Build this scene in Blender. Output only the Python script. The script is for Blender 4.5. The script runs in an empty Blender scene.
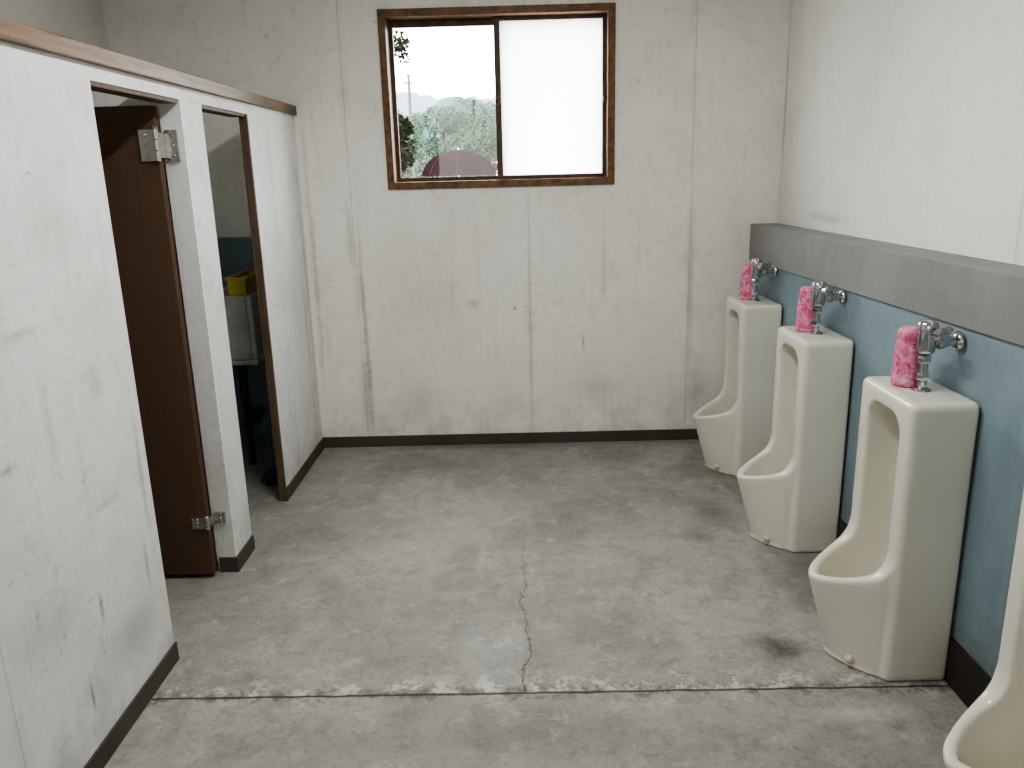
import bpy, bmesh, math, random
import numpy as np
from mathutils import Vector, Matrix, noise as mnoise
random.seed(7)
scene=bpy.context.scene
COL=scene.collection
try:
    scene.view_settings.look='AgX - Medium High Contrast'
except Exception: pass

# ------------------------------------------------------------------ node helpers
class NT:
    def __init__(s,name,rough=0.6,spec=0.5):
        m=bpy.data.materials.new(name); m.use_nodes=True
        s.m=m; s.t=m.node_tree; s.t.nodes.clear()
        s.out=s.n('ShaderNodeOutputMaterial'); s.b=s.n('ShaderNodeBsdfPrincipled')
        s.t.links.new(s.b.outputs[0],s.out.inputs[0])
        s.b.inputs['Roughness'].default_value=rough
        s.b.inputs['Specular IOR Level'].default_value=spec
    def n(s,k): return s.t.nodes.new(k)
    def put(s,sock,v):
        if isinstance(v,bpy.types.NodeSocket): s.t.links.new(v,sock)
        elif isinstance(v,(tuple,list)) and len(v)==3 and sock.type=='RGBA': sock.default_value=(*v,1)
        else: sock.default_value=v
    def math(s,op,a,b=0.0,c=None,clamp=False):
        n=s.n('ShaderNodeMath'); n.operation=op; n.use_clamp=clamp
        s.put(n.inputs[0],a); s.put(n.inputs[1],b)
        if c is not None: s.put(n.inputs[2],c)
        return n.outputs[0]
    def pos(s,obj=False):
        if obj: return s.n('ShaderNodeTexCoord').outputs['Object']
        return s.n('ShaderNodeNewGeometry').outputs['Position']
    def sep(s,v):
        n=s.n('ShaderNodeSeparateXYZ'); s.put(n.inputs[0],v); return n.outputs
    def map(s,v,scale=(1,1,1),rot=(0,0,0),loc=(0,0,0)):
        n=s.n('ShaderNodeMapping'); s.put(n.inputs[0],v)
        n.inputs['Scale'].default_value=scale; n.inputs['Rotation'].default_value=rot; n.inputs['Location'].default_value=loc
        return n.outputs[0]
    def noise(s,v,scale=5,detail=4,rough=.55,dist=0):
        n=s.n('ShaderNodeTexNoise'); s.put(n.inputs['Vector'],v)
        n.inputs['Scale'].default_value=scale; n.inputs['Detail'].default_value=detail
        n.inputs['Roughness'].default_value=rough; n.inputs['Distortion'].default_value=dist
        return n.outputs[0]
    def vor(s,v,scale=5,feature='F1'):
        n=s.n('ShaderNodeTexVoronoi'); n.feature=feature; s.put(n.inputs['Vector'],v); n.inputs['Scale'].default_value=scale
        return n.outputs[0]
    def sm(s,v,a,b,lo=0.0,hi=1.0):
        n=s.n('ShaderNodeMapRange'); n.interpolation_type='SMOOTHSTEP'; n.clamp=True
        s.put(n.inputs[0],v); n.inputs[1].default_value=a; n.inputs[2].default_value=b
        n.inputs[3].default_value=lo; n.inputs[4].default_value=hi
        return n.outputs[0]
    def mix(s,f,a,b):
        n=s.n('ShaderNodeMix'); n.data_type='RGBA'; s.put(n.inputs[0],f); s.put(n.inputs[6],a); s.put(n.inputs[7],b)
        return n.outputs[2]
    def bump(s,h,strength=.2,dist=.01):
        n=s.n('ShaderNodeBump'); s.put(n.inputs['Height'],h); n.inputs['Strength'].default_value=strength; n.inputs['Distance'].default_value=dist
        s.t.links.new(n.outputs[0],s.b.inputs['Normal'])
    def col(s,c): s.put(s.b.inputs['Base Color'],c)

def srgb(r,g,b):
    f=lambda c:(c/255/12.92) if c/255<=.04045 else ((c/255+.055)/1.055)**2.4
    return (f(r),f(g),f(b))

def wall_mat(name,base,tint,dirt=1.0,seams=(),seam_axis=0,marks=(),mark_axis=0,low=.5,smudge=srgb(142,138,128),scuff=1.0,streaks=1.0,blotch=1.0):
    """marks: (h,z,rh,rz,strength) blotches on the wall in world metres"""
    N=NT(name,.75,.25); P=N.pos(); x,y,z=N.sep(P)
    H=(x,y)[mark_axis]
    big=N.noise(P,.9,5,.6)
    c=N.mix(N.sm(big,.38,.66),base,tint)
    med=N.noise(P,3.2,7,.7)
    c=N.mix(N.math('MULTIPLY',N.sm(med,.48,.76),.22*dirt*blotch),c,smudge)
    fn=N.noise(P,26,6,.75)
    c=N.mix(N.math('MULTIPLY',N.sm(fn,.52,.72),.16*dirt),c,smudge)
    streak=N.noise(N.map(P,(14,14,.6)),1.6,7,.75)
    c=N.mix(N.math('MULTIPLY',N.sm(streak,.54,.80),.26*dirt*streaks),c,smudge)
    sc=N.noise(N.map(P,(6,6,40),(.5,.35,.2)),1.5,6,.75,.8)
    c=N.mix(N.math('MULTIPLY',N.math('MULTIPLY',N.sm(sc,.55,.74),N.sm(fn,.45,.62)),.42*dirt*scuff),c,srgb(118,114,109))
    sc2=N.noise(N.map(P,(50,50,5),(.25,-.2,.1)),1.2,6,.75,.5)
    c=N.mix(N.math('MULTIPLY',N.math('MULTIPLY',N.sm(sc2,.56,.75),N.sm(fn,.45,.62)),.45*dirt*scuff),c,srgb(118,114,107))
    sp=N.vor(P,18); spn=N.noise(P,3,2)
    f=N.math('MULTIPLY',N.sm(sp,.055,.02),N.sm(spn,.46,.56))
    c=N.mix(N.math('MULTIPLY',f,.7*dirt),c,srgb(80,70,56))
    lowf=N.math('MULTIPLY',N.sm(z,low,0.0),N.sm(N.noise(P,6,5,.7),.35,.7))
    c=N.mix(N.math('MULTIPLY',lowf,.38*dirt),c,smudge)
    wob=N.math('MULTIPLY',N.math('SUBTRACT',N.noise(P,2.5,4),.5),.035)
    Hs=N.math('ADD',(x,y)[seam_axis],N.math('MULTIPLY',wob,.12))
    for p in seams:
        d=N.math('ABSOLUTE',N.math('SUBTRACT',Hs,p))
        c=N.mix(N.math('MULTIPLY',N.sm(d,.0045,.001),N.sm(med,.2,.6,.08,.38)),c,srgb(120,116,106))
        c=N.mix(N.math('MULTIPLY',N.sm(d,.05,.0),N.sm(med,.4,.7,0,.16)),c,smudge)
    wn=N.noise(P,12,7,.78)
    for (h,zz,rh,rz,st) in marks:
        a=N.math('DIVIDE',N.math('ADD',N.math('SUBTRACT',H,h),wob),rh)
        b=N.math('DIVIDE',N.math('SUBTRACT',z,zz),rz)
        d=N.math('SQRT',N.math('ADD',N.math('MULTIPLY',a,a),N.math('MULTIPLY',b,b)))
        d=N.math('ADD',d,N.math('MULTIPLY',N.math('SUBTRACT',wn,.5),2.4))
        c=N.mix(N.math('MULTIPLY',N.sm(d,1.2,-.2),st),c,srgb(98,93,85))
    N.col(c)
    N.bump(N.math('ADD',N.noise(P,30,4,.6),N.math('MULTIPLY',big,.6)),.12,.01)
    return N.m

def simple(name,c,rough=.5,metal=0,spec=.5,var=.15,scale=8,coat=0,bump=0):
    N=NT(name,rough,spec); P=N.pos(True)
    d=tuple(v*(1-var*1.6) for v in c)
    N.col(N.mix(N.sm(N.noise(P,scale,5,.6),.3,.75),c,d))
    N.b.inputs['Metallic'].default_value=metal
    N.b.inputs['Coat Weight'].default_value=coat
    if bump: N.bump(N.noise(P,scale*4,4),bump,.005)
    return N.m

def wood(name,c1,c2,stretch=(2,30,30),rough=.45,bump=.15,spec=.3):
    N=NT(name,rough,spec); P=N.pos()
    g=N.noise(N.map(P,stretch),1.5,5,.6,.5)
    N.col(N.mix(N.sm(g,.3,.7),c1,c2)); N.bump(g,bump,.003)
    return N.m

# ------------------------------------------------------------------ mesh helpers
class MB:
    def __init__(s): s.v=[]; s.f=[]
    def add(s,v,f):
        o=len(s.v); s.v+= [tuple(p) for p in v]; s.f+=[tuple(i+o for i in q) for q in f]; return s
    def box(s,a,b):
        x0,y0,z0=a; x1,y1,z1=b
        return s.add([(x0,y0,z0),(x1,y0,z0),(x1,y1,z0),(x0,y1,z0),(x0,y0,z1),(x1,y0,z1),(x1,y1,z1),(x0,y1,z1)],
              [(0,3,2,1),(4,5,6,7),(0,1,5,4),(1,2,6,5),(2,3,7,6),(3,0,4,7)])
    def bar(s,x0,x1,y0,y1,zb0,zb1,zt0,zt1):
        """box along y whose bottom/top heights differ at the two ends"""
        return s.add([(x0,y0,zb0),(x1,y0,zb0),(x1,y1,zb1),(x0,y1,zb1),(x0,y0,zt0),(x1,y0,zt0),(x1,y1,zt1),(x0,y1,zt1)],
              [(0,3,2,1),(4,5,6,7),(0,1,5,4),(1,2,6,5),(2,3,7,6),(3,0,4,7)])
    def lathe(s,prof,o=(0,0,0),axis=(0,0,1),n=28):
        ax=Vector(axis).normalized(); q=Vector((0,0,1)).rotation_difference(ax); o=Vector(o)
        vs=[];fs=[]
        for r,h in prof:
            for i in range(n):
                a=2*math.pi*i/n
                vs.append(o+q@Vector((r*math.cos(a),r*math.sin(a),h)))
        m=len(prof)
        for j in range(m-1):
            for i in range(n):
                k=(i+1)%n
                fs.append((j*n+i,j*n+k,(j+1)*n+k,(j+1)*n+i))
        fs.append(tuple(reversed(range(n)))); fs.append(tuple((m-1)*n+i for i in range(n)))
        return s.add(vs,fs)
    def cyl(s,p0,p1,r,n=20,r1=None):
        p0=Vector(p0);p1=Vector(p1); L=(p1-p0).length; r1=r if r1 is None else r1
        return s.lathe([(r,0),(r1,L)],p0,(p1-p0),n)
    def tube(s,pts,r,n=14):
        pts=[Vector(p) for p in pts]
        P=[]
        for i in range(len(pts)-1):
            a=pts[max(i-1,0)];b=pts[i];c=pts[i+1];d=pts[min(i+2,len(pts)-1)]
            for k in range(8):
                t=k/8
                P.append(.5*((2*b)+(c-a)*t+(2*a-5*b+4*c-d)*t*t+(3*b-a-3*c+d)*t**3))
        P.append(pts[-1]); vs=[];fs=[]
        up=Vector((0,0,1)) if abs((P[1]-P[0]).normalized().z)<.9 else Vector((1,0,0))
        for i,p in enumerate(P):
            t=(P[min(i+1,len(P)-1)]-P[max(i-1,0)]).normalized()
            x=(up-t*up.dot(t)).normalized(); y=t.cross(x); up=x
            for k in range(n):
                a=2*math.pi*k/n; vs.append(p+(x*math.cos(a)+y*math.sin(a))*r)
        for j in range(len(P)-1):
            for i in range(n):
                k=(i+1)%n; fs.append((j*n+i,j*n+k,(j+1)*n+k,(j+1)*n+i))
        fs.append(tuple(reversed(range(n)))); fs.append(tuple((len(P)-1)*n+i for i in range(n)))
        return s.add(vs,fs)
    def mesh(s,name):
        me=bpy.data.meshes.new(name); me.from_pydata(s.v,[],s.f); me.update()
        bm=bmesh.new(); bm.from_mesh(me); bmesh.ops.recalc_face_normals(bm,faces=bm.faces); bm.to_mesh(me); bm.free()
        return me

def smooth(me,ang=40):
    me.polygons.foreach_set('use_smooth',[True]*len(me.polygons))
    try: me.set_sharp_from_angle(angle=math.radians(ang))
    except Exception: pass

def obj(name,mb,mat,parent=None,loc=(0,0,0),bevel=0,sm=False,ang=40,**kw):
    me=mb.mesh(name) if isinstance(mb,MB) else mb
    if mat and not me.materials: me.materials.append(mat)
    if sm: smooth(me,ang)
    o=bpy.data.objects.new(name,me); COL.objects.link(o); o.location=loc
    if parent: o.parent=parent
    if bevel:
        b=o.modifiers.new('bevel','BEVEL'); b.width=bevel; b.segments=3; b.limit_method='ANGLE'; b.harden_normals=False
    for k,v in kw.items(): o[k]=v
    return o
def empty(name,loc=(0,0,0),**kw):
    o=bpy.data.objects.new(name,None); o.empty_display_size=.1; COL.objects.link(o); o.location=loc
    for k,v in kw.items(): o[k]=v
    return o
ST=dict(kind='structure')

# ------------------------------------------------------------------ dimensions (metres)
YB=4.63; XL=-1.21; XP=-1.29; XP3=-1.243; XLW=-2.18; XR=1.33; XU=1.48; ZC=2.75; YF=-1.6
WX0,WX1,WZ0,WZ1=-.715,.555,1.52,2.455

# ------------------------------------------------------------------ materials
M_back=wall_mat('paint_back',srgb(243,242,235),srgb(234,233,225),1.05,seams=(-.93,.07,.99),seam_axis=0,mark_axis=0,scuff=1.0,streaks=1.1,blotch=.6,
   marks=[(-.90,.75,.020,.75,.5),(-.92,.3,.05,.3,.35),(-.25,.86,.05,.05,.4),(-.02,.83,.011,.012,.95),(.38,.62,.010,.06,.5),(1.0,.9,.025,.6,.3),
          (-1.17,1.1,.02,.9,.4),(.45,.35,.2,.1,.24),(1.05,.3,.1,.2,.35),(-.6,.3,.1,.16,.22),(-.95,1.3,.03,.2,.3),(.5,1.1,.02,.3,.22),(.07,.6,.02,.6,.22),(-.45,.9,.3,.4,.12)])
M_left=wall_mat('paint_partition',srgb(232,231,230),srgb(219,218,216),1.3,seams=(1.62,4.1),seam_axis=1,mark_axis=1,scuff=1.3,streaks=.7,smudge=srgb(138,136,132),
   marks=[(2.04,.43,.014,.07,.7),(2.33,.42,.017,.10,.5),(1.93,.22,.012,.06,.7),(1.72,1.80,.05,.03,.4),(2.15,.7,.10,.02,.3),(4.5,.8,.03,.4,.4),(1.9,1.25,.1,.015,.3),
          (1.75,.95,.06,.012,.4),(2.2,1.05,.05,.08,.25),(2.38,.7,.02,.3,.4),(1.8,.5,.2,.12,.25),(2.1,1.5,.15,.1,.2),(2.2,.25,.2,.1,.28),(1.95,1.0,.03,.2,.25),(4.58,1.0,.03,.9,.4)])
M_right=wall_mat('paint_upper',srgb(241,240,234),srgb(232,231,224),.8,seams=(2.4,),seam_axis=1,mark_axis=1,scuff=.7,streaks=.9,blotch=.6,
   marks=[(4.60,1.9,.02,.7,.5),(3.9,1.35,.3,.03,.35)])
M_far=wall_mat('paint_far',srgb(226,225,219),srgb(214,213,206),.6)

# concrete floor
N=NT('concrete',.78,.3); P=N.pos(); x,y,z=N.sep(P)
b0=N.noise(P,.75,5,.55,.3); b1=N.noise(P,2.3,9,.68,.2); b2=N.noise(P,9.5,9,.78,.3); fine=N.noise(P,52,6,.78); gr2=N.noise(P,140,3,.7)
c=N.mix(N.sm(b0,.36,.62),srgb(165,162,156),srgb(146,144,138))
c=N.mix(N.math('MULTIPLY',N.sm(b1,.43,.63),.45),c,srgb(128,126,120))
c=N.mix(N.math('MULTIPLY',N.sm(b2,.48,.62),.42),c,srgb(110,108,102))
c=N.mix(N.math('MULTIPLY',N.sm(N.noise(N.map(P,(1,1,1),(0,0,0),(5,3,0)),9,9,.8,.4),.54,.62),.42),c,srgb(190,187,181))
c=N.mix(N.math('MULTIPLY',N.sm(fine,.5,.66),.45),c,srgb(98,95,90))
c=N.mix(N.math('MULTIPLY',N.sm(gr2,.5,.75),.28),c,srgb(86,84,79))
c=N.mix(N.math('MULTIPLY',N.sm(N.vor(P,26),.12,.05),N.sm(N.noise(P,3,2),.5,.62,0,.6)),c,srgb(76,73,68))
wn=N.noise(P,11,7,.75)
def blot(c,h,v,rh,rv,st,colr):
    a=N.math('DIVIDE',N.math('SUBTRACT',x,h),rh); b=N.math('DIVIDE',N.math('SUBTRACT',y,v),rv)
    d=N.math('SQRT',N.math('ADD',N.math('MULTIPLY',a,a),N.math('MULTIPLY',b,b)))
    d=N.math('ADD',d,N.math('MULTIPLY',N.math('SUBTRACT',wn,.5),2.2))
    return N.mix(N.math('MULTIPLY',N.sm(d,1.15,.0),st),c,colr)
dk=srgb(74,70,62); gr=srgb(92,90,84)
for a in [(.86,2.43,.095,.11,.85,dk),(.8,3.3,.12,.14,.5,gr),(.98,4.1,.3,.25,.55,gr),(.9,3.55,.15,.25,.5,gr),(-1.0,3.5,.18,.35,.35,gr),(-.95,2.3,.2,.06,.5,gr),
          (.3,2.6,.3,.25,.22,gr),(-.4,4.3,.5,.25,.3,gr),(.55,4.35,.3,.2,.35,gr),(.25,3.6,.3,.4,.2,gr),(1.15,2.9,.2,.3,.55,gr),(1.15,3.8,.2,.3,.55,gr),(0,4.6,1.4,.12,.45,gr),
          (-.2,2.0,1.3,.14,.35,gr),(.9,1.8,.5,.25,.35,gr),(.05,2.4,.12,.2,.35,gr)]:
    c=blot(c,*a)
c=blot(c,-.4,3.4,.5,.6,.2,srgb(192,190,184)); c=blot(c,1.0,2.08,.25,.05,.4,srgb(190,187,181))
# joint across the floor
js=N.math('ADD',N.math('SUBTRACT',y,2.205),N.math('ADD',N.math('MULTIPLY',x,.004),N.math('MULTIPLY',N.math('SUBTRACT',N.noise(P,12,5,.7),.5),.014)))
jd=N.math('ABSOLUTE',js)
jl=N.sm(jd,.0070,.002)
jn=N.noise(P,13,7,.78)
chip=N.math('MULTIPLY',N.sm(jd,.06,.01),N.sm(jn,.50,.56))
pale=N.math('MULTIPLY',N.math('MULTIPLY',N.sm(js,.14,.02),N.sm(js,.0,.01)),N.sm(jn,.48,.43))
c=N.mix(N.math('MULTIPLY',pale,.7),c,srgb(204,202,196))
c=N.mix(N.math('MULTIPLY',chip,.6),c,srgb(84,82,77))
c=N.mix(N.math('MULTIPLY',jl,.9),c,srgb(46,43,40))
# meandering crack
wob=N.math('ADD',N.math('MULTIPLY',N.math('SUBTRACT',N.noise(N.map(P,(.2,1,1)),3.4,3,.6),.5),.12),N.math('MULTIPLY',N.math('SUBTRACT',N.noise(P,18,6,.8),.5),.07))
cd=N.math('ABSOLUTE',N.math('SUBTRACT',N.math('ADD',x,wob),.0))
cm=N.math('MULTIPLY',N.sm(cd,.0036,.0006),N.math('MULTIPLY',N.sm(y,2.2,2.22),N.sm(y,3.9,2.7)))
c=N.mix(N.math('MULTIPLY',cm,.75),c,srgb(64,61,57))
c=N.mix(N.math('MULTIPLY',N.math('MULTIPLY',N.math('MULTIPLY',N.sm(cd,.02,0),N.sm(fine,.45,.6)),N.math('MULTIPLY',N.sm(y,2.2,2.22),N.sm(y,3.3,2.6))),.45),c,srgb(92,88,82))
N.col(c)
hgt=N.math('SUBTRACT',N.math('ADD',N.math('MULTIPLY',fine,.3),N.math('MULTIPLY',b2,.7)),N.math('ADD',N.math('ADD',jl,cm),N.math('MULTIPLY',chip,.5)))
N.bump(hgt,.35,.01)
N.put(N.b.inputs['Roughness'],N.sm(b1,.4,.65,.38,.62)); M_floor=N.m

M_base=simple('vinyl_base',srgb(76,72,66),.6,var=.2,scale=5)
M_baseR=simple('vinyl_base_dark',srgb(54,47,43),.65,var=.3,scale=6)
# blue paint
N=NT('blue_paint',.6,.3); P=N.pos(); x,y,z=N.sep(P)
c=N.mix(N.sm(N.noise(P,1.8,5,.6),.35,.68),srgb(134,153,161),srgb(119,137,146))
c=N.mix(N.math('MULTIPLY',N.sm(N.noise(N.map(P,(10,10,.8)),1.5,5,.6),.52,.75),.35),c,srgb(148,158,162))
c=N.mix(N.math('MULTIPLY',N.sm(N.noise(P,30,6,.75),.52,.7),.25),c,srgb(104,118,124))
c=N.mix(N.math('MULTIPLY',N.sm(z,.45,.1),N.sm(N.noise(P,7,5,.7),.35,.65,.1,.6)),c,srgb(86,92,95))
N.col(c); N.bump(N.noise(P,30,4),.15,.006); M_blue=N.m
# grey cement band
N=NT('grey_band',.75,.25); P=N.pos(); x,y,z=N.sep(P)
c=N.mix(N.sm(N.noise(P,2.5,6,.65),.35,.68),srgb(146,145,144),srgb(135,134,133))
c=N.mix(N.math('MULTIPLY',N.sm(N.noise(P,14,7,.75),.5,.7),.3),c,srgb(115,114,113))
N.col(c); N.bump(N.noise(P,40,4),.2,.006); M_grey=N.m

M_cap=wood('cap_wood',srgb(132,106,82),srgb(92,72,56),(30,2,30))
M_casing=wood('casing_wood',srgb(128,96,68),srgb(86,64,47),(14,14,14))
M_stile=wood('stile_wood',srgb(92,68,50),srgb(62,46,36),(14,14,14))
M_jamb=wood('jamb_wood',srgb(104,86,70),srgb(74,61,50),(30,30,2),.6)
M_door=wood('door_laminate',srgb(98,78,64),srgb(93,74,60),(12,12,1),.85,.02,.1)
M_sash=simple('bronze_aluminium',srgb(66,54,46),.4,metal=.4,var=.1)
M_steel=simple('steel',srgb(205,203,198),.22,metal=.9,var=.12,scale=30)
M_chrome=simple('chrome',srgb(205,205,208),.14,metal=1,var=.12,scale=30)
# porcelain
N=NT('porcelain',.16,.5); P=N.pos(True)
c=N.mix(N.sm(N.noise(P,3,4),.35,.7),srgb(225,223,209),srgb(219,217,203))
xx,yy,zz=N.sep(P)
c=N.mix(N.math('MULTIPLY',N.sm(zz,.03,.0),N.sm(N.noise(P,20,4,.7),.35,.65,.0,.45)),c,srgb(160,150,128))
N.col(c); N.b.inputs['Coat Weight'].default_value=.3; M_porc=N.m
M_plug=simple('plug_plastic',srgb(218,208,176),.4,var=.15)
# pink mottled print
N=NT('pink_print',.5,.35); P=N.pos(True)
nn=N.noise(P,30,4,.6,1.2); n2=N.noise(N.map(P,(1,1,1),(0,0,0),(3,1,2)),38,4,.65,1.4)
c=N.mix(N.sm(nn,.42,.60),srgb(204,96,134),srgb(226,150,178))
c=N.mix(N.math('MULTIPLY',N.sm(n2,.57,.64),.75),c,srgb(170,48,88))
c=N.mix(N.math('MULTIPLY',N.sm(n2,.41,.35),.75),c,srgb(240,212,222))
N.col(c); M_pink=N.m

# ------------------------------------------------------------------ room shell
obj('floor',MB().box((XLW-.15,YF-.15,-.12),(XU+.15,YB+.15,0)),M_floor,**ST)
obj('ceiling',MB().box((XLW-.15,YF-.15,ZC),(XU+.15,YB+.15,ZC+.12)),M_far,**ST)
w=MB()
a0,a1,b0,b1_=WX0+.005,WX1-.005,WZ0+.005,WZ1-.005
w.box((XLW-.15,YB,0),(a0,YB+.15,ZC)); w.box((a1,YB,0),(XU+.15,YB+.15,ZC)); w.box((a0,YB,0),(a1,YB+.15,b0)); w.box((a0,YB,b1_),(a1,YB+.15,ZC))
obj('wall_back',w,M_back,**ST)
obj('wall_right',MB().box((XU,YF,0),(XU+.15,YB,ZC)),M_right,**ST)
obj('wall_left',MB().box((XLW-.15,YF,0),(XLW,YB,ZC)),M_far,**ST)
obj('wall_front',MB().box((XLW-.15,YF-.15,0),(XU+.15,YF,ZC)),M_far,**ST)
ZB0,ZB1,ZT0,ZT1=1.18,1.078,1.325,1.283
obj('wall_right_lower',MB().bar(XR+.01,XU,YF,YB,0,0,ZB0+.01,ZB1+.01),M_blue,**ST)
obj('trim_1',MB().bar(XR,XU,YF,YB,ZB0,ZB1,ZT0,ZT1),M_grey,bevel=.004,**ST)
obj('baseboard_right',MB().box((XR,YF,0),(XR+.01,YB,.155)),M_baseR,**ST)
# stall partition
ZH=1.885; ZT=1.935
w=MB()
w.box((XP,YF,0),(XL,2.43,ZT)); w.box((XP,3.06,0),(XL,3.27,ZT)); w.box((XP3,3.82,0),(XL,YB,ZT))
w.box((XP,2.43,ZH),(XL,3.06,ZT)); w.box((XP,3.27,ZH),(XL,3.82,ZT))
w.box((XLW,3.15,0),(XP,3.21,ZT))
obj('wall_partition',w,M_left,**ST)
obj('trim_2',MB().box((XP-.012,YF,ZT-.004),(XL+.018,YB,ZT+.046)),M_cap,bevel=.004,**ST)
obj('trim_3',MB().box((XP3-.002,3.802,0),(XL+.002,3.82,ZH)),M_jamb,bevel=.002,**ST)
w=MB().box((XP+.01,2.435,ZH-.014),(XL-.004,3.055,ZH)).box((XP+.01,3.275,ZH-.014),(XL-.004,3.80,ZH))
obj('trim_4',w,M_jamb,**ST)
obj('trim_5',MB().box((XLW,YB-.02,0),(XP3,YB,1.28)),M_blue,**ST)
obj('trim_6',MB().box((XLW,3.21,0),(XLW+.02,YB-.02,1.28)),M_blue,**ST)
t=.008;hb=.066
w=MB().box((XL,YF,0),(XL+t,2.432,hb)).box((XL,3.06-t,0),(XL+t,3.27,hb)).box((XP+.01,3.06-t,0),(XL,3.06,hb)).box((XL,3.80,0),(XL+t,YB-t,hb))
obj('baseboard_left',w,M_base,**ST)
obj('baseboard_back',MB().box((XL,YB-t,0),(XR,YB,hb)),M_base,**ST)

# ------------------------------------------------------------------ door
door=obj('door_1',MB().box((-1.885,3.0,.02),(-1.285,3.036,1.862)),M_door,bevel=.003,**ST)
def hinge(zc,big=True):
    h=.055 if big else .024
    m=MB()
    m.box((-1.347,2.994,zc-h),(-1.294,3.0,zc+h))
    m.box((-1.276,3.048,zc-h),(-1.230,3.0595,zc+h))
    for a,b in ((-1,-.36),(-.32,.32),(.36,1)):
        m.cyl((-1.284,2.991,zc+h*a),(-1.284,2.991,zc+h*b),.0095)
    m.lathe([(.006,0),(.010,.003),(.006,.010)],(-1.284,2.991,zc+h))
    m.box((-1.286,2.996,zc-h*.8),(-1.276,3.056,zc+h*.8))
    for dz in (-.65,0,.65):
        m.lathe([(.007,0),(.006,.003),(.002,.004)],(-1.325,2.994,zc+h*dz),(0,-1,0),12); m.lathe([(.007,0),(.006,.003),(.002,.004)],(-1.25,3.048,zc+h*dz),(0,-1,0),12)
    obj('hinge',m,M_steel,parent=door,sm=True,ang=30,bevel=.001,label='worn steel door hinge')
hinge(1.725); hinge(.25,False)

# ------------------------------------------------------------------ window
win=empty('window_1',((WX0+WX1)/2,YB,WZ0),**ST)
def wobj(name,m,mat,parent=win,**k):
    o=obj(name,m,mat,parent=parent,**k); o.matrix_parent_inverse=Matrix.Translation(-Vector(win.location)) if parent==win else Matrix.Identity(4); return o
def frame(x0,x1,z0,z1,w,y0,y1,wt=None,wl=None,wr=None):
    wt=wt or w; wl=wl or w; wr=wr or w; m=MB()
    m.box((x0,y0,z0),(x0+wl,y1,z1)); m.box((x1-wr,y0,z0),(x1,y1,z1)); m.box((x0+wl,y0,z0),(x1-wr,y1,z0+w)); m.box((x0+wl,y0,z1-wt),(x1-wr,y1,z1)); return m
fw=.040
wobj('frame',frame(WX0,WX1,WZ0,WZ1,fw,YB-.014,YB+.15),M_casing,bevel=.003)
XM=-.075
sl=frame(WX0+fw,XM+.02,WZ0+fw,WZ1-fw,.022,YB+.095,YB+.12,.036)
sr=frame(XM-.024,WX1-fw,WZ0+fw,WZ1-fw,.022,YB+.055,YB+.08,.022,.032)
s1=wobj('sash',sl,M_stile); s2=wobj('sash',sr,M_stile)
# clear glass
g=bpy.data.materials.new('clear_glass'); g.use_nodes=True; nt=g.node_tree; nt.nodes.clear()
o_=nt.nodes.new('ShaderNodeOutputMaterial'); mx=nt.nodes.new('ShaderNodeMixShader'); tr=nt.nodes.new('ShaderNodeBsdfTransparent'); gl=nt.nodes.new('ShaderNodeBsdfGlossy'); gl.inputs['Roughness'].default_value=.02
tr.inputs[0].default_value=(.96,.98,.97,1); mx.inputs[0].default_value=.05
nt.links.new(tr.outputs[0],mx.inputs[1]); nt.links.new(gl.outputs[0],mx.inputs[2]); nt.links.new(mx.outputs[0],o_.inputs[0])
fg=bpy.data.materials.new('frosted_glass'); fg.use_nodes=True; nt=fg.node_tree; nt.nodes.clear()
o_=nt.nodes.new('ShaderNodeOutputMaterial'); mx=nt.nodes.new('ShaderNodeMixShader'); tr=nt.nodes.new('ShaderNodeBsdfTranslucent'); gl=nt.nodes.new('ShaderNodeBsdfDiffuse')
nz=nt.nodes.new('ShaderNodeTexNoise'); nz.inputs['Scale'].default_value=60; rp=nt.nodes.new('ShaderNodeValToRGB')
rp.color_ramp.elements[0].color=(.96,.97,.97,1); rp.color_ramp.elements[1].color=(1,1,1,1)
nt.links.new(nz.outputs[0],rp.inputs[0]); nt.links.new(rp.outputs[0],tr.inputs[0]); mx.inputs[0].default_value=.02
nt.links.new(tr.outputs[0],mx.inputs[1]); nt.links.new(gl.outputs[0],mx.inputs[2]); nt.links.new(mx.outputs[0],o_.inputs[0])
def gobj(m,mat,par,lab):
    o=obj('glass_pane',m,mat,parent=par,label=lab); return o
gobj(MB().box((WX0+.056,YB+.105,WZ0+.056),(XM+.0,YB+.109,WZ1-.066)),g,s1,'clear glass pane')
gobj(MB().box((XM+.0,YB+.065,WZ0+.056),(WX1-.056,YB+.069,WZ1-.054)),fg,s2,'frosted glass pane')
lt=MB().box((XM-.014,YB+.035,1.955),(XM+.004,YB+.055,2.01)).cyl((XM-.005,YB+.03,1.985),(XM-.022,YB+.026,1.99),.007,12)
wobj('latch',lt,M_sash,bevel=.002)
wobj('latch',MB().box((WX1-.06,YB+.035,1.96),(WX1-.045,YB+.055,2.0)).cyl((WX1-.052,YB+.03,1.98),(WX1-.03,YB+.03,1.985),.006,12),M_sash)

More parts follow.
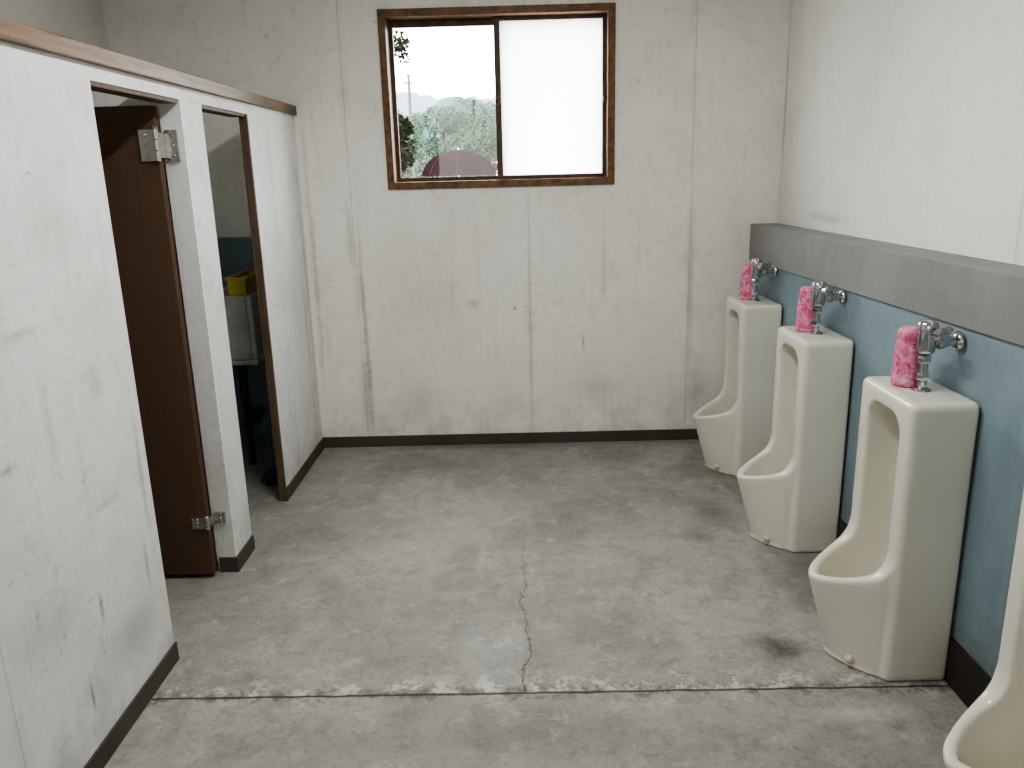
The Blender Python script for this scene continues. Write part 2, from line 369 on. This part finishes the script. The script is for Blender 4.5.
# ------------------------------------------------------------------ urinal (implicit surface -> mesh)
def urinal_mesh():
    h=.0054
    us=np.arange(-.0216,.43,h); vs=np.arange(-.1998,.1999,h); zs=np.arange(-.0162,.95,h)
    U,V,Z=np.meshgrid(us,vs,zs,indexing='ij')
    def smin(a,b,k):
        t=np.clip(.5+.5*(b-a)/k,0,1); return b*(1-t)+a*t-k*t*(1-t)
    smax=lambda a,b,k:-smin(-a,-b,k)
    def rbox(p,c,b,r):
        q=[np.abs(p[i]-c[i])-(b[i]-r) for i in range(len(p))]
        o=np.sqrt(sum(np.maximum(k,0)**2 for k in q)); i=q[0]
        for k in q[1:]: i=np.maximum(i,k)
        return o+np.minimum(i,0)-r
    col=rbox((U,V,Z),(.0775,0,.44),(.1195,.178,.48),.022)
    # bowl: tapering facets flowing down into a broad faceted foot
    F=np.interp(Z,[-.03,0,.015,.31,.5],[.326,.326,.318,.400,.402])
    W=np.interp(Z,[-.03,0,.015,.31,.5],[.158,.158,.152,.168,.170])
    Wf=np.interp(Z,[0,.34],[.024,.030])
    t=np.clip((U-.195)/(F-.195),0,1.3)
    side=(np.abs(V)-(W-(W-Wf)*t**1.4))*.76
    bowl=smax(side,U-F,.042)
    top=.294+.070*np.clip((.39-U)/.2,0,1)+.055*np.exp(-np.clip(U-.195,0,1)/.016)
    bowl=smax(bowl,(Z-top)*.72,.010)
    body=smin(col,bowl,.010)
    body=smax(body,-Z,.005); body=smax(body,-U,.005)
    # cavity
    cc=.19
    zz=[.11,.14,.18,.24,.29,.33,.50]
    ao=np.interp(Z,zz,[.05,.080,.108,.142,.168,.184,.186]); ai=np.interp(Z,zz,[.05,.09,.115,.132,.140,.147,.150]); bb=np.interp(Z,zz,[.05,.075,.095,.108,.115,.118,.112])
    e2=np.where(U<cc,((np.abs(U-cc)/ai)**2.8+(np.abs(V)/bb)**2.8)**(1/2.8),((np.abs(U-cc)/ao)**1.55+(np.abs(V)/bb)**1.55)**(1/1.55))
    cav=(e2-1)*np.minimum(bb,ai)
    cav=smax(cav,.125-Z,.02)
    cav=np.where((Z>.385)&(U>cc),np.abs(V)-bb,cav)
    niche=rbox((V,Z),(0,.37),(.111,.492),.07)
    cav=smax(cav,niche,.008)
    f=smax(body,-cav,.014)
    # surface nets
    S=f<0; nx,ny,nz=f.shape
    acc=np.zeros((nx-1,ny-1,nz-1,3)); cnt=np.zeros((nx-1,ny-1,nz-1))
    g0=np.stack([U,V,Z],-1)
    corners=[(i,j,k) for i in(0,1) for j in(0,1) for k in(0,1)]
    sl=lambda A,c:A[c[0]:c[0]+nx-1,c[1]:c[1]+ny-1,c[2]:c[2]+nz-1]
    for a in corners:
        for b in corners:
            if sum(abs(a[i]-b[i]) for i in range(3))==1 and a<b:
                fa,fb=sl(f,a),sl(f,b); m=(fa<0)!=(fb<0)
                t=np.where(m,fa/np.where(m,fa-fb,1),0)
                p=sl(g0,a)*(1-t[...,None])+sl(g0,b)*t[...,None]
                acc+=p*m[...,None]; cnt+=m
    act=cnt>0; idx=-np.ones(act.shape,int); idx[act]=np.arange(act.sum())
    verts=acc[act]/cnt[act][:,None]
    faces=[]
    for ax in range(3):
        c0=[slice(1,-1)]*3; c0[ax]=slice(0,-1); c1=list(c0); c1[ax]=slice(1,None)
        A_=S[tuple(c0)]; B_=S[tuple(c1)]
        m=A_!=B_; I=np.argwhere(m)
        I=I+np.array([0 if q==ax else 1 for q in range(3)])
        o1,o2=[q for q in range(3) if q!=ax]
        d1=np.zeros(3,int);d1[o1]=1;d2=np.zeros(3,int);d2[o2]=1
        g=lambda J:idx[J[:,0],J[:,1],J[:,2]]
        faces.append(np.stack([g(I-d1-d2),g(I-d2),g(I),g(I-d1)],1))
    faces=np.concatenate(faces); faces=faces[(faces>=0).all(1)]
    verts[:,0]*=-1
    verts[:,0]=np.minimum(verts[:,0],-.0005)
    me=bpy.data.meshes.new('urinal_body'); me.from_pydata(verts.tolist(),[],faces.tolist()); me.update()
    bm=bmesh.new(); bm.from_mesh(me); bmesh.ops.recalc_face_normals(bm,faces=bm.faces)
    for _ in range(2): bmesh.ops.smooth_vert(bm,verts=bm.verts,factor=.35,use_axis_x=True,use_axis_y=True,use_axis_z=True)
    zmin=min(v.co.z for v in bm.verts)
    for v in bm.verts: v.co.z=max(0,v.co.z-zmin)
    bm.to_mesh(me); bm.free()
    me.polygons.foreach_set('use_smooth',[True]*len(me.polygons))
    return me
um=urinal_mesh(); um.materials.append(M_porc)

vu,vv,pz=-.098,-.024,1.072
def valve_mesh():
    m=MB(); z0=.918
    m.lathe([(.028,0),(.028,.004),(.022,.010),(.016,.014)],(vu,vv,z0))
    m.cyl((vu,vv,z0+.01),(vu,vv,1.03),.013)
    m.lathe([(.017,0),(.019,.004),(.019,.020),(.017,.024)],(vu,vv,.955),n=6)
    m.lathe([(.018,0),(.021,.004),(.021,.020),(.018,.024)],(vu,vv,1.008),n=6)
    m.lathe([(.014,0),(.023,.006),(.027,.016),(.027,.075),(.030,.078),(.030,.092),(.025,.101),(.012,.107)],(vu,vv,1.034))
    m.cyl((vu,vv,pz),(.009,vv,pz),.015)
    m.lathe([(.021,0),(.023,.003),(.023,.020),(.021,.023)],(vu+.034,vv,pz),(1,0,0),6)
    m.lathe([(.030,0),(.030,-.004),(.024,-.012),(.017,-.016)],(-.0005,vv,pz),(1,0,0))
    return m.mesh('flush_valve')
vm=valve_mesh(); smooth(vm); vm.materials.append(M_chrome)
bmh=MB().lathe([(.013,0),(.013,.022),(.020,.024),(.021,.042),(.015,.047)],(vu+.004,vv-.018,1.10),(.35,-1,.1))
bmh.cyl((vu+.062,vv,pz+.01),(vu+.062,vv,pz+.036),.008).lathe([(.013,0),(.014,.008),(.006,.012)],(vu+.062,vv,pz+.034))
hm=bmh.mesh('push_button'); smooth(hm); hm.materials.append(M_chrome)
pm=MB().lathe([(.006,-.012),(.011,-.009),(.0145,-.002),(.015,.003),(.012,.010),(.006,.0135),(.001,.0145)],(0,0,0),(-.7,-.6,.1),20).mesh('drain_plug'); smooth(pm,80); pm.materials.append(M_plug)
labs=['cream porcelain floor urinal with chrome valve next to the room corner','cream porcelain floor urinal with chrome valve between two others',
      'cream porcelain floor urinal beside a dark floor stain','cream porcelain floor urinal at the end of the row']
ys=[3.99,3.11,2.22,1.35]
for i,y0 in enumerate(ys):
    e=empty('urinal',(XR,y0+.18,0),label=labs[i],category='urinal',group='row of floor urinals')
    obj('urinal_body',um,None,parent=e)
    v=obj('flush_valve',vm,None,parent=e,label='chrome flush valve')
    obj('push_button',hm,None,parent=v)
    obj('drain_plug',pm,None,parent=e,loc=(-.272,-.092,.03),label='small cream drain plug')

# pink bottles
pb=MB().lathe([(.037,0),(.0420,.003),(.0430,.010),(.0425,.05),(.0405,.10),(.0375,.145)])
pbm=pb.mesh('bottle_body'); smooth(pbm,60); pbm.materials.append(M_pink)
pc=MB().lathe([(.037,.1445),(.0378,.147),(.0355,.168),(.032,.179),(.024,.185),(.006,.187)]).mesh('bottle_cap'); smooth(pc,60); pc.materials.append(M_pink)
for i,y0 in enumerate(ys[:3]):
    e=empty('air_freshener_bottle',(XR-.115,y0+.18+.044,.9205),label='pink floral patterned air freshener bottle on a urinal top',category='bottle',group='pink bottles on the urinals')
    e.rotation_euler=(0,0,1.3*i)
    obj('bottle_body',pbm,None,parent=e); obj('bottle_cap',pc,None,parent=e)

# ------------------------------------------------------------------ stall contents
M_sink=simple('dull_sink',srgb(202,201,196),.35,var=.2)
M_dark=simple('dark_pipe',srgb(52,60,64),.5,var=.3)
M_yel=simple('yellow_plastic',srgb(206,186,86),.5,var=.15)
M_grn=simple('teal_plastic',srgb(50,88,94),.5,var=.2)
sk=empty('utility_sink',(-1.62,4.42,0),label='white ceramic utility sink on the stall back wall',category='sink')
m=MB()
x0,x1,y0,y1,z0,z1=-.22,.2,-.2,.185,.62,1.0
m.box((x0,y0,z0),(x1,y1,z0+.03)); m.box((x0,y0,z0+.03),(x0+.03,y1,z1)); m.box((x1-.03,y0,z0+.03),(x1,y1,z1)); m.box((x0+.03,y0,z0+.03),(x1-.03,y0+.03,z1)); m.box((x0+.03,y1-.03,z0+.03),(x1-.03,y1,z1))
obj('basin',m,M_sink,parent=sk,bevel=.010)
obj('drain_pipe',MB().tube([(.06,-.05,.62),(.06,-.05,.36),(.08,.0,.26),(.06,.08,.22),(.06,.185,.26)],.024).cyl((.06,-.05,.0),(.06,-.05,.34),.018),M_dark,parent=sk,sm=True)
obj('faucet',MB().cyl((-.15,.185,1.2),(-.15,.08,1.2),.011).tube([(-.15,.08,1.2),(-.15,.04,1.2),(-.15,.03,1.14)],.009),M_chrome,parent=sk,sm=True)
bk=empty('yellow_box',(-1.495,4.415,1.0015),label='small yellow plastic box resting on the sink rim',category='box')
m=MB(); a,b,hh,tt=.048,.175,.095,.006
m.box((-a,-b,0),(a,b,tt)); m.box((-a,-b,tt),(-a+tt,b,hh)); m.box((a-tt,-b,tt),(a,b,hh)); m.box((-a+tt,-b,tt),(a-tt,-b+tt,hh)); m.box((-a+tt,b-tt,tt),(a-tt,b,hh))
obj('box_body',m,M_yel,parent=bk,bevel=.002)
m=MB(); r=.008
m.box((-a-r,-b-r,hh-.014),(a+r,-b,hh)); m.box((-a-r,b,hh-.014),(a+r,b+r,hh)); m.box((-a-r,-b,hh-.014),(-a,b,hh)); m.box((a,-b,hh-.014),(a+r,b,hh))
obj('rim',m,M_yel,parent=bk,bevel=.002)
mp=empty('mop',(-1.345,4.06,0),label='mop with dark teal handle leaning beside the sink',category='mop')
obj('handle',MB().cyl((0,0,.06),(.082,.03,1.2),.011),M_grn,parent=mp,sm=True)
mh=MB()
for i in range(40):
    a=i*2*math.pi/40; r=.03+.04*random.random()
    mh.tube([(0,0,.09),(r*.6*math.cos(a),r*.6*math.sin(a),.06),(r*math.cos(a),r*math.sin(a),.006)],.006,6)
obj('mop_head',mh,M_dark,parent=mp,sm=True)

# ------------------------------------------------------------------ outside
def omat(name,c1,c2,scale=.5,k=.6,matte=False):
    c1=tuple(v*k for v in c1); c2=tuple(v*k for v in c2)
    N=NT(name,.95,.05); P=N.pos(); cc=N.mix(N.sm(N.noise(P,scale,5,.6),.35,.68),c1,c2); N.col(cc)
    if matte:
        d=N.n('ShaderNodeBsdfDiffuse'); N.put(d.inputs[0],cc); N.t.links.new(d.outputs[0],N.out.inputs[0])
    return N.m
M_gnd=omat('outdoor_ground',srgb(150,150,140),srgb(122,126,110),.2,.4)
M_hill=omat('hill',srgb(180,194,206),srgb(168,184,196),.02,.34)  # distance haze put into the pale colours of both hills; no fog volume
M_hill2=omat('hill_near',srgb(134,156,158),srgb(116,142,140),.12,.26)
M_leaf=omat('leaf',srgb(124,152,124),srgb(110,138,112),1.2,.24)  # green paled to carry haze in the leaf colour
M_leaf2=omat('leaf_dark',srgb(84,86,62),srgb(58,60,44),1.2,.14,True)
M_trunk=omat('trunk',srgb(88,82,72),srgb(66,60,54),3,.25,True)
M_pole=omat('pole',srgb(190,188,182),srgb(170,168,162),3,.2,True)
obj('ground',MB().box((-400,YB+.2,-.4),(300,700,-.2)),M_gnd,**ST)
def hill(name,y,x0,x1,hgt,mat,seed,depth=40,amp=.5):
    vs=[];fs=[];nx=160;nyy=12
    for j in range(nyy):
        for i in range(nx):
            X=x0+(x1-x0)*i/(nx-1); t=j/(nyy-1)
            prof=math.sin(t*math.pi/2)
            hh=hgt*(.72+amp*mnoise.noise(Vector((X*2.2/abs(x1-x0)*4,seed,0)))+.06*mnoise.noise(Vector((X*.12,seed+3,t*3)))+.05*mnoise.noise(Vector((X*.6,seed+5,t*9))))
            vs.append((X,y+depth*t,-.3+hh*prof))
    for j in range(nyy-1):
        for i in range(nx-1):
            a=j*nx+i; fs.append((a,a+1,a+nx+1,a+nx))
    return obj(name,MB().add(vs,fs),mat,sm=True,ang=180,label='hazy wooded hill under a pale sky',category='hill')
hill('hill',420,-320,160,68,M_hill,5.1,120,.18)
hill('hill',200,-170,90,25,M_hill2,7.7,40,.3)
def tree(x,y,zb,h,w,mat,lab,n=6500,ls=.075,group=None):
    e=empty('tree',(x,y,zb),label=lab,category='tree')
    if group: e['group']=group
    obj('trunk',MB().tube([(0,0,-.0),(.05*w,0,h*.3),(-.03*w,.02,h*.6),(0,0,h*.9)],.035*h*.5,8),M_trunk,parent=e,sm=True)
    vs=[];fs=[]
    bl=[(random.uniform(-.5,.5)*w*.6,random.uniform(-.5,.5)*w*.6,h*random.uniform(.35,.86),random.uniform(.14,.24)*w) for _ in range(12)]
    for k in range(n):
        b=random.choice(bl); d=Vector([random.gauss(0,1) for _ in range(3)]).normalized()*b[3]*random.uniform(.7,1.08)
        p=Vector(b[:3])+d; a=Vector([random.gauss(0,1) for _ in range(3)]).normalized(); q=a.orthogonal().normalized(); s=ls*random.uniform(.6,1.3)
        o=len(vs); vs+=[p+a*s,p+q*s*.6,p-a*s,p-q*s*.6]; fs.append((o,o+1,o+2,o+3))
    obj('foliage',MB().add(vs,fs),mat,parent=e,kind='stuff')
G='roadside trees beyond the window'
for (x,y,h,w) in [(-5.9,42,4.4,4.0),(-1.4,42,5.4,4.0),(-4.0,49,5.8,4.4),(.9,49,6.2,4.6),(-7.6,56,6.4,4.6),(-2.6,56,7.2,4.6)]:
    tree(x,y,-.2,h,w,M_leaf,'leafy green deciduous tree by the roadside',group=G)
tree(-3.3,22.5,-.2,3.9,1.3,M_leaf2,'slim dark pine close to the building',900,.10)
# overhanging branch
e=empty('tree',(-2.6,13,-.2),label='overhanging tree with sparse dark leaves',category='tree')
br=[(-1.2,0,0),(-1.15,0,2),(-1.0,0,3.9),(-.4,0,4.3),(.2,0,4.2),(.6,0,4.0),(.86,0,3.78),(.98,0,3.62)]
obj('trunk',MB().tube(br,.022,8),M_trunk,parent=e,sm=True)
vs=[];fs=[]
for k in range(620):
    i=random.randint(2,len(br)-2); t=random.random(); c0=Vector(br[i]).lerp(Vector(br[i+1]),t)
    p=c0+Vector((random.gauss(0,.07),random.gauss(0,.12),random.gauss(-.03,.08)))
    a=Vector([random.gauss(0,1) for _ in range(3)]).normalized(); q=a.orthogonal().normalized(); s=.05
    o=len(vs); vs+=[p+a*s,p+q*s*.5,p-a*s,p-q*s*.5]; fs.append((o,o+1,o+2,o+3))
obj('foliage',MB().add(vs,fs),M_leaf2,parent=e,kind='stuff')
obj('utility_pole',MB().cyl((-3.55,29,-.2),(-3.55,29,4.9),.05,10).box((-3.75,28.97,4.6),(-3.4,29.03,4.65)),M_pole,sm=True,label='slender pale grey utility pole with crossarm',category='utility pole')
vs=[];fs=[]
for k in range(9000):
    p=Vector((random.uniform(-8,4),random.uniform(33,34.2),0)); top=2.05+.25*mnoise.noise(Vector((p.x*.9,0,0))); p.z=random.uniform(-.2,top)
    a=Vector([random.gauss(0,1) for _ in range(3)]).normalized(); q=a.orthogonal().normalized(); s=.08
    o=len(vs); vs+=[p+a*s,p+q*s*.7,p-a*s,p-q*s*.7]; fs.append((o,o+1,o+2,o+3))
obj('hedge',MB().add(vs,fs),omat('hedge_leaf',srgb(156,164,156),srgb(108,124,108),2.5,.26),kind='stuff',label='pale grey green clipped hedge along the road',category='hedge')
def parasol(x,y,ztop,r,mat,lab):
    e=empty('parasol',(x,y,-.2),label=lab,category='umbrella'); zt=ztop+.2
    vs=[];fs=[];n=64;m=8
    for j in range(m+1):
        t=j/m*1.35
        for i in range(n):
            a=2*math.pi*i/n; sc=1-.12*abs(math.sin(a*4))*(j/m)
            rr=r*math.sin(t)/math.sin(1.35)*sc+.001; vs.append((rr*math.cos(a),rr*math.sin(a),zt-(1-math.cos(t))*r*.8-.02*abs(math.sin(a*4))*(j/m)))
    for j in range(m):
        for i in range(n):
            k=(i+1)%n; fs.append((j*n+i,j*n+k,(j+1)*n+k,(j+1)*n+i))
    obj('canopy',MB().add(vs,fs),mat,parent=e,sm=True,ang=12)
    rb=MB()
    for q in range(8):
        a=math.pi*q/4; rb.tube([((r*math.sin(t)/math.sin(1.35)+.004)*math.cos(a),(r*math.sin(t)/math.sin(1.35)+.004)*math.sin(a),zt+.004-(1-math.cos(t))*r*.8) for t in (0.01,.35,.7,1.05,1.35)],.007,6)
    obj('rib',rb,M_trunk,parent=e,sm=True,kind='stuff')
    obj('pole',MB().cyl((0,0,0),(0,0,zt+.04),.015,10).lathe([(.2,0),(.2,.05),(.05,.08)]),M_steel,parent=e,sm=True)
parasol(-.98,14.5,1.99,.66,omat('maroon_cloth',srgb(110,66,72),srgb(84,62,70),3,.085,True),'open dusky maroon parasol with dark ribs')
parasol(-.42,19,1.80,.24,omat('red_cloth',srgb(170,42,46),srgb(140,34,38),3,.10,True),'small open red parasol')

# ------------------------------------------------------------------ light
wd=bpy.data.worlds.new('World'); scene.world=wd; wd.use_nodes=True
bg=wd.node_tree.nodes['Background']; bg.inputs[0].default_value=(.97,.985,1,1); bg.inputs[1].default_value=16.0
def area(name,loc,rot,sx,sy,power,color=(1,1,1),portal=False):
    L=bpy.data.lights.new(name,'AREA'); L.shape='RECTANGLE'; L.size=sx; L.size_y=sy; L.energy=power; L.color=color
    if portal: L.cycles.is_portal=True
    o=bpy.data.objects.new(name,L); COL.objects.link(o); o.location=loc; o.rotation_euler=rot; return o
area('window_portal',((WX0+WX1)/2,YB+.16,(WZ0+WZ1)/2),(math.radians(-90),0,0),WX1-WX0,WZ1-WZ0,1,portal=True)
area('ceiling_lamp',(-.1,2.3,2.68),(0,0,0),.10,1.2,40,(1,.985,.955))
area('rear_fill',(-.3,-1.5,1.9),(math.radians(90),0,0),1.4,1.3,13,(1,.99,.98))  # added soft fill from behind the camera; the front wall has no opening

# ------------------------------------------------------------------ camera
f=800; D=Vector((515-512,-(172-384),-f)).normalized(); H=Vector((1,.026,0)).normalized(); Uv=H.cross(D)
if Uv.y<0: Uv=-Uv
Uv.normalize(); Xv=D.cross(Uv); Mr=Matrix((Xv,D,Uv))
cd_=bpy.data.cameras.new('camera'); cam=bpy.data.objects.new('camera',cd_); COL.objects.link(cam)
cd_.sensor_width=36; cd_.lens=f*36/1024; cd_.clip_start=.05; cd_.clip_end=2000
cam.matrix_world=Matrix.Translation((0,0,1.6))@Mr.to_4x4()
scene.camera=cam
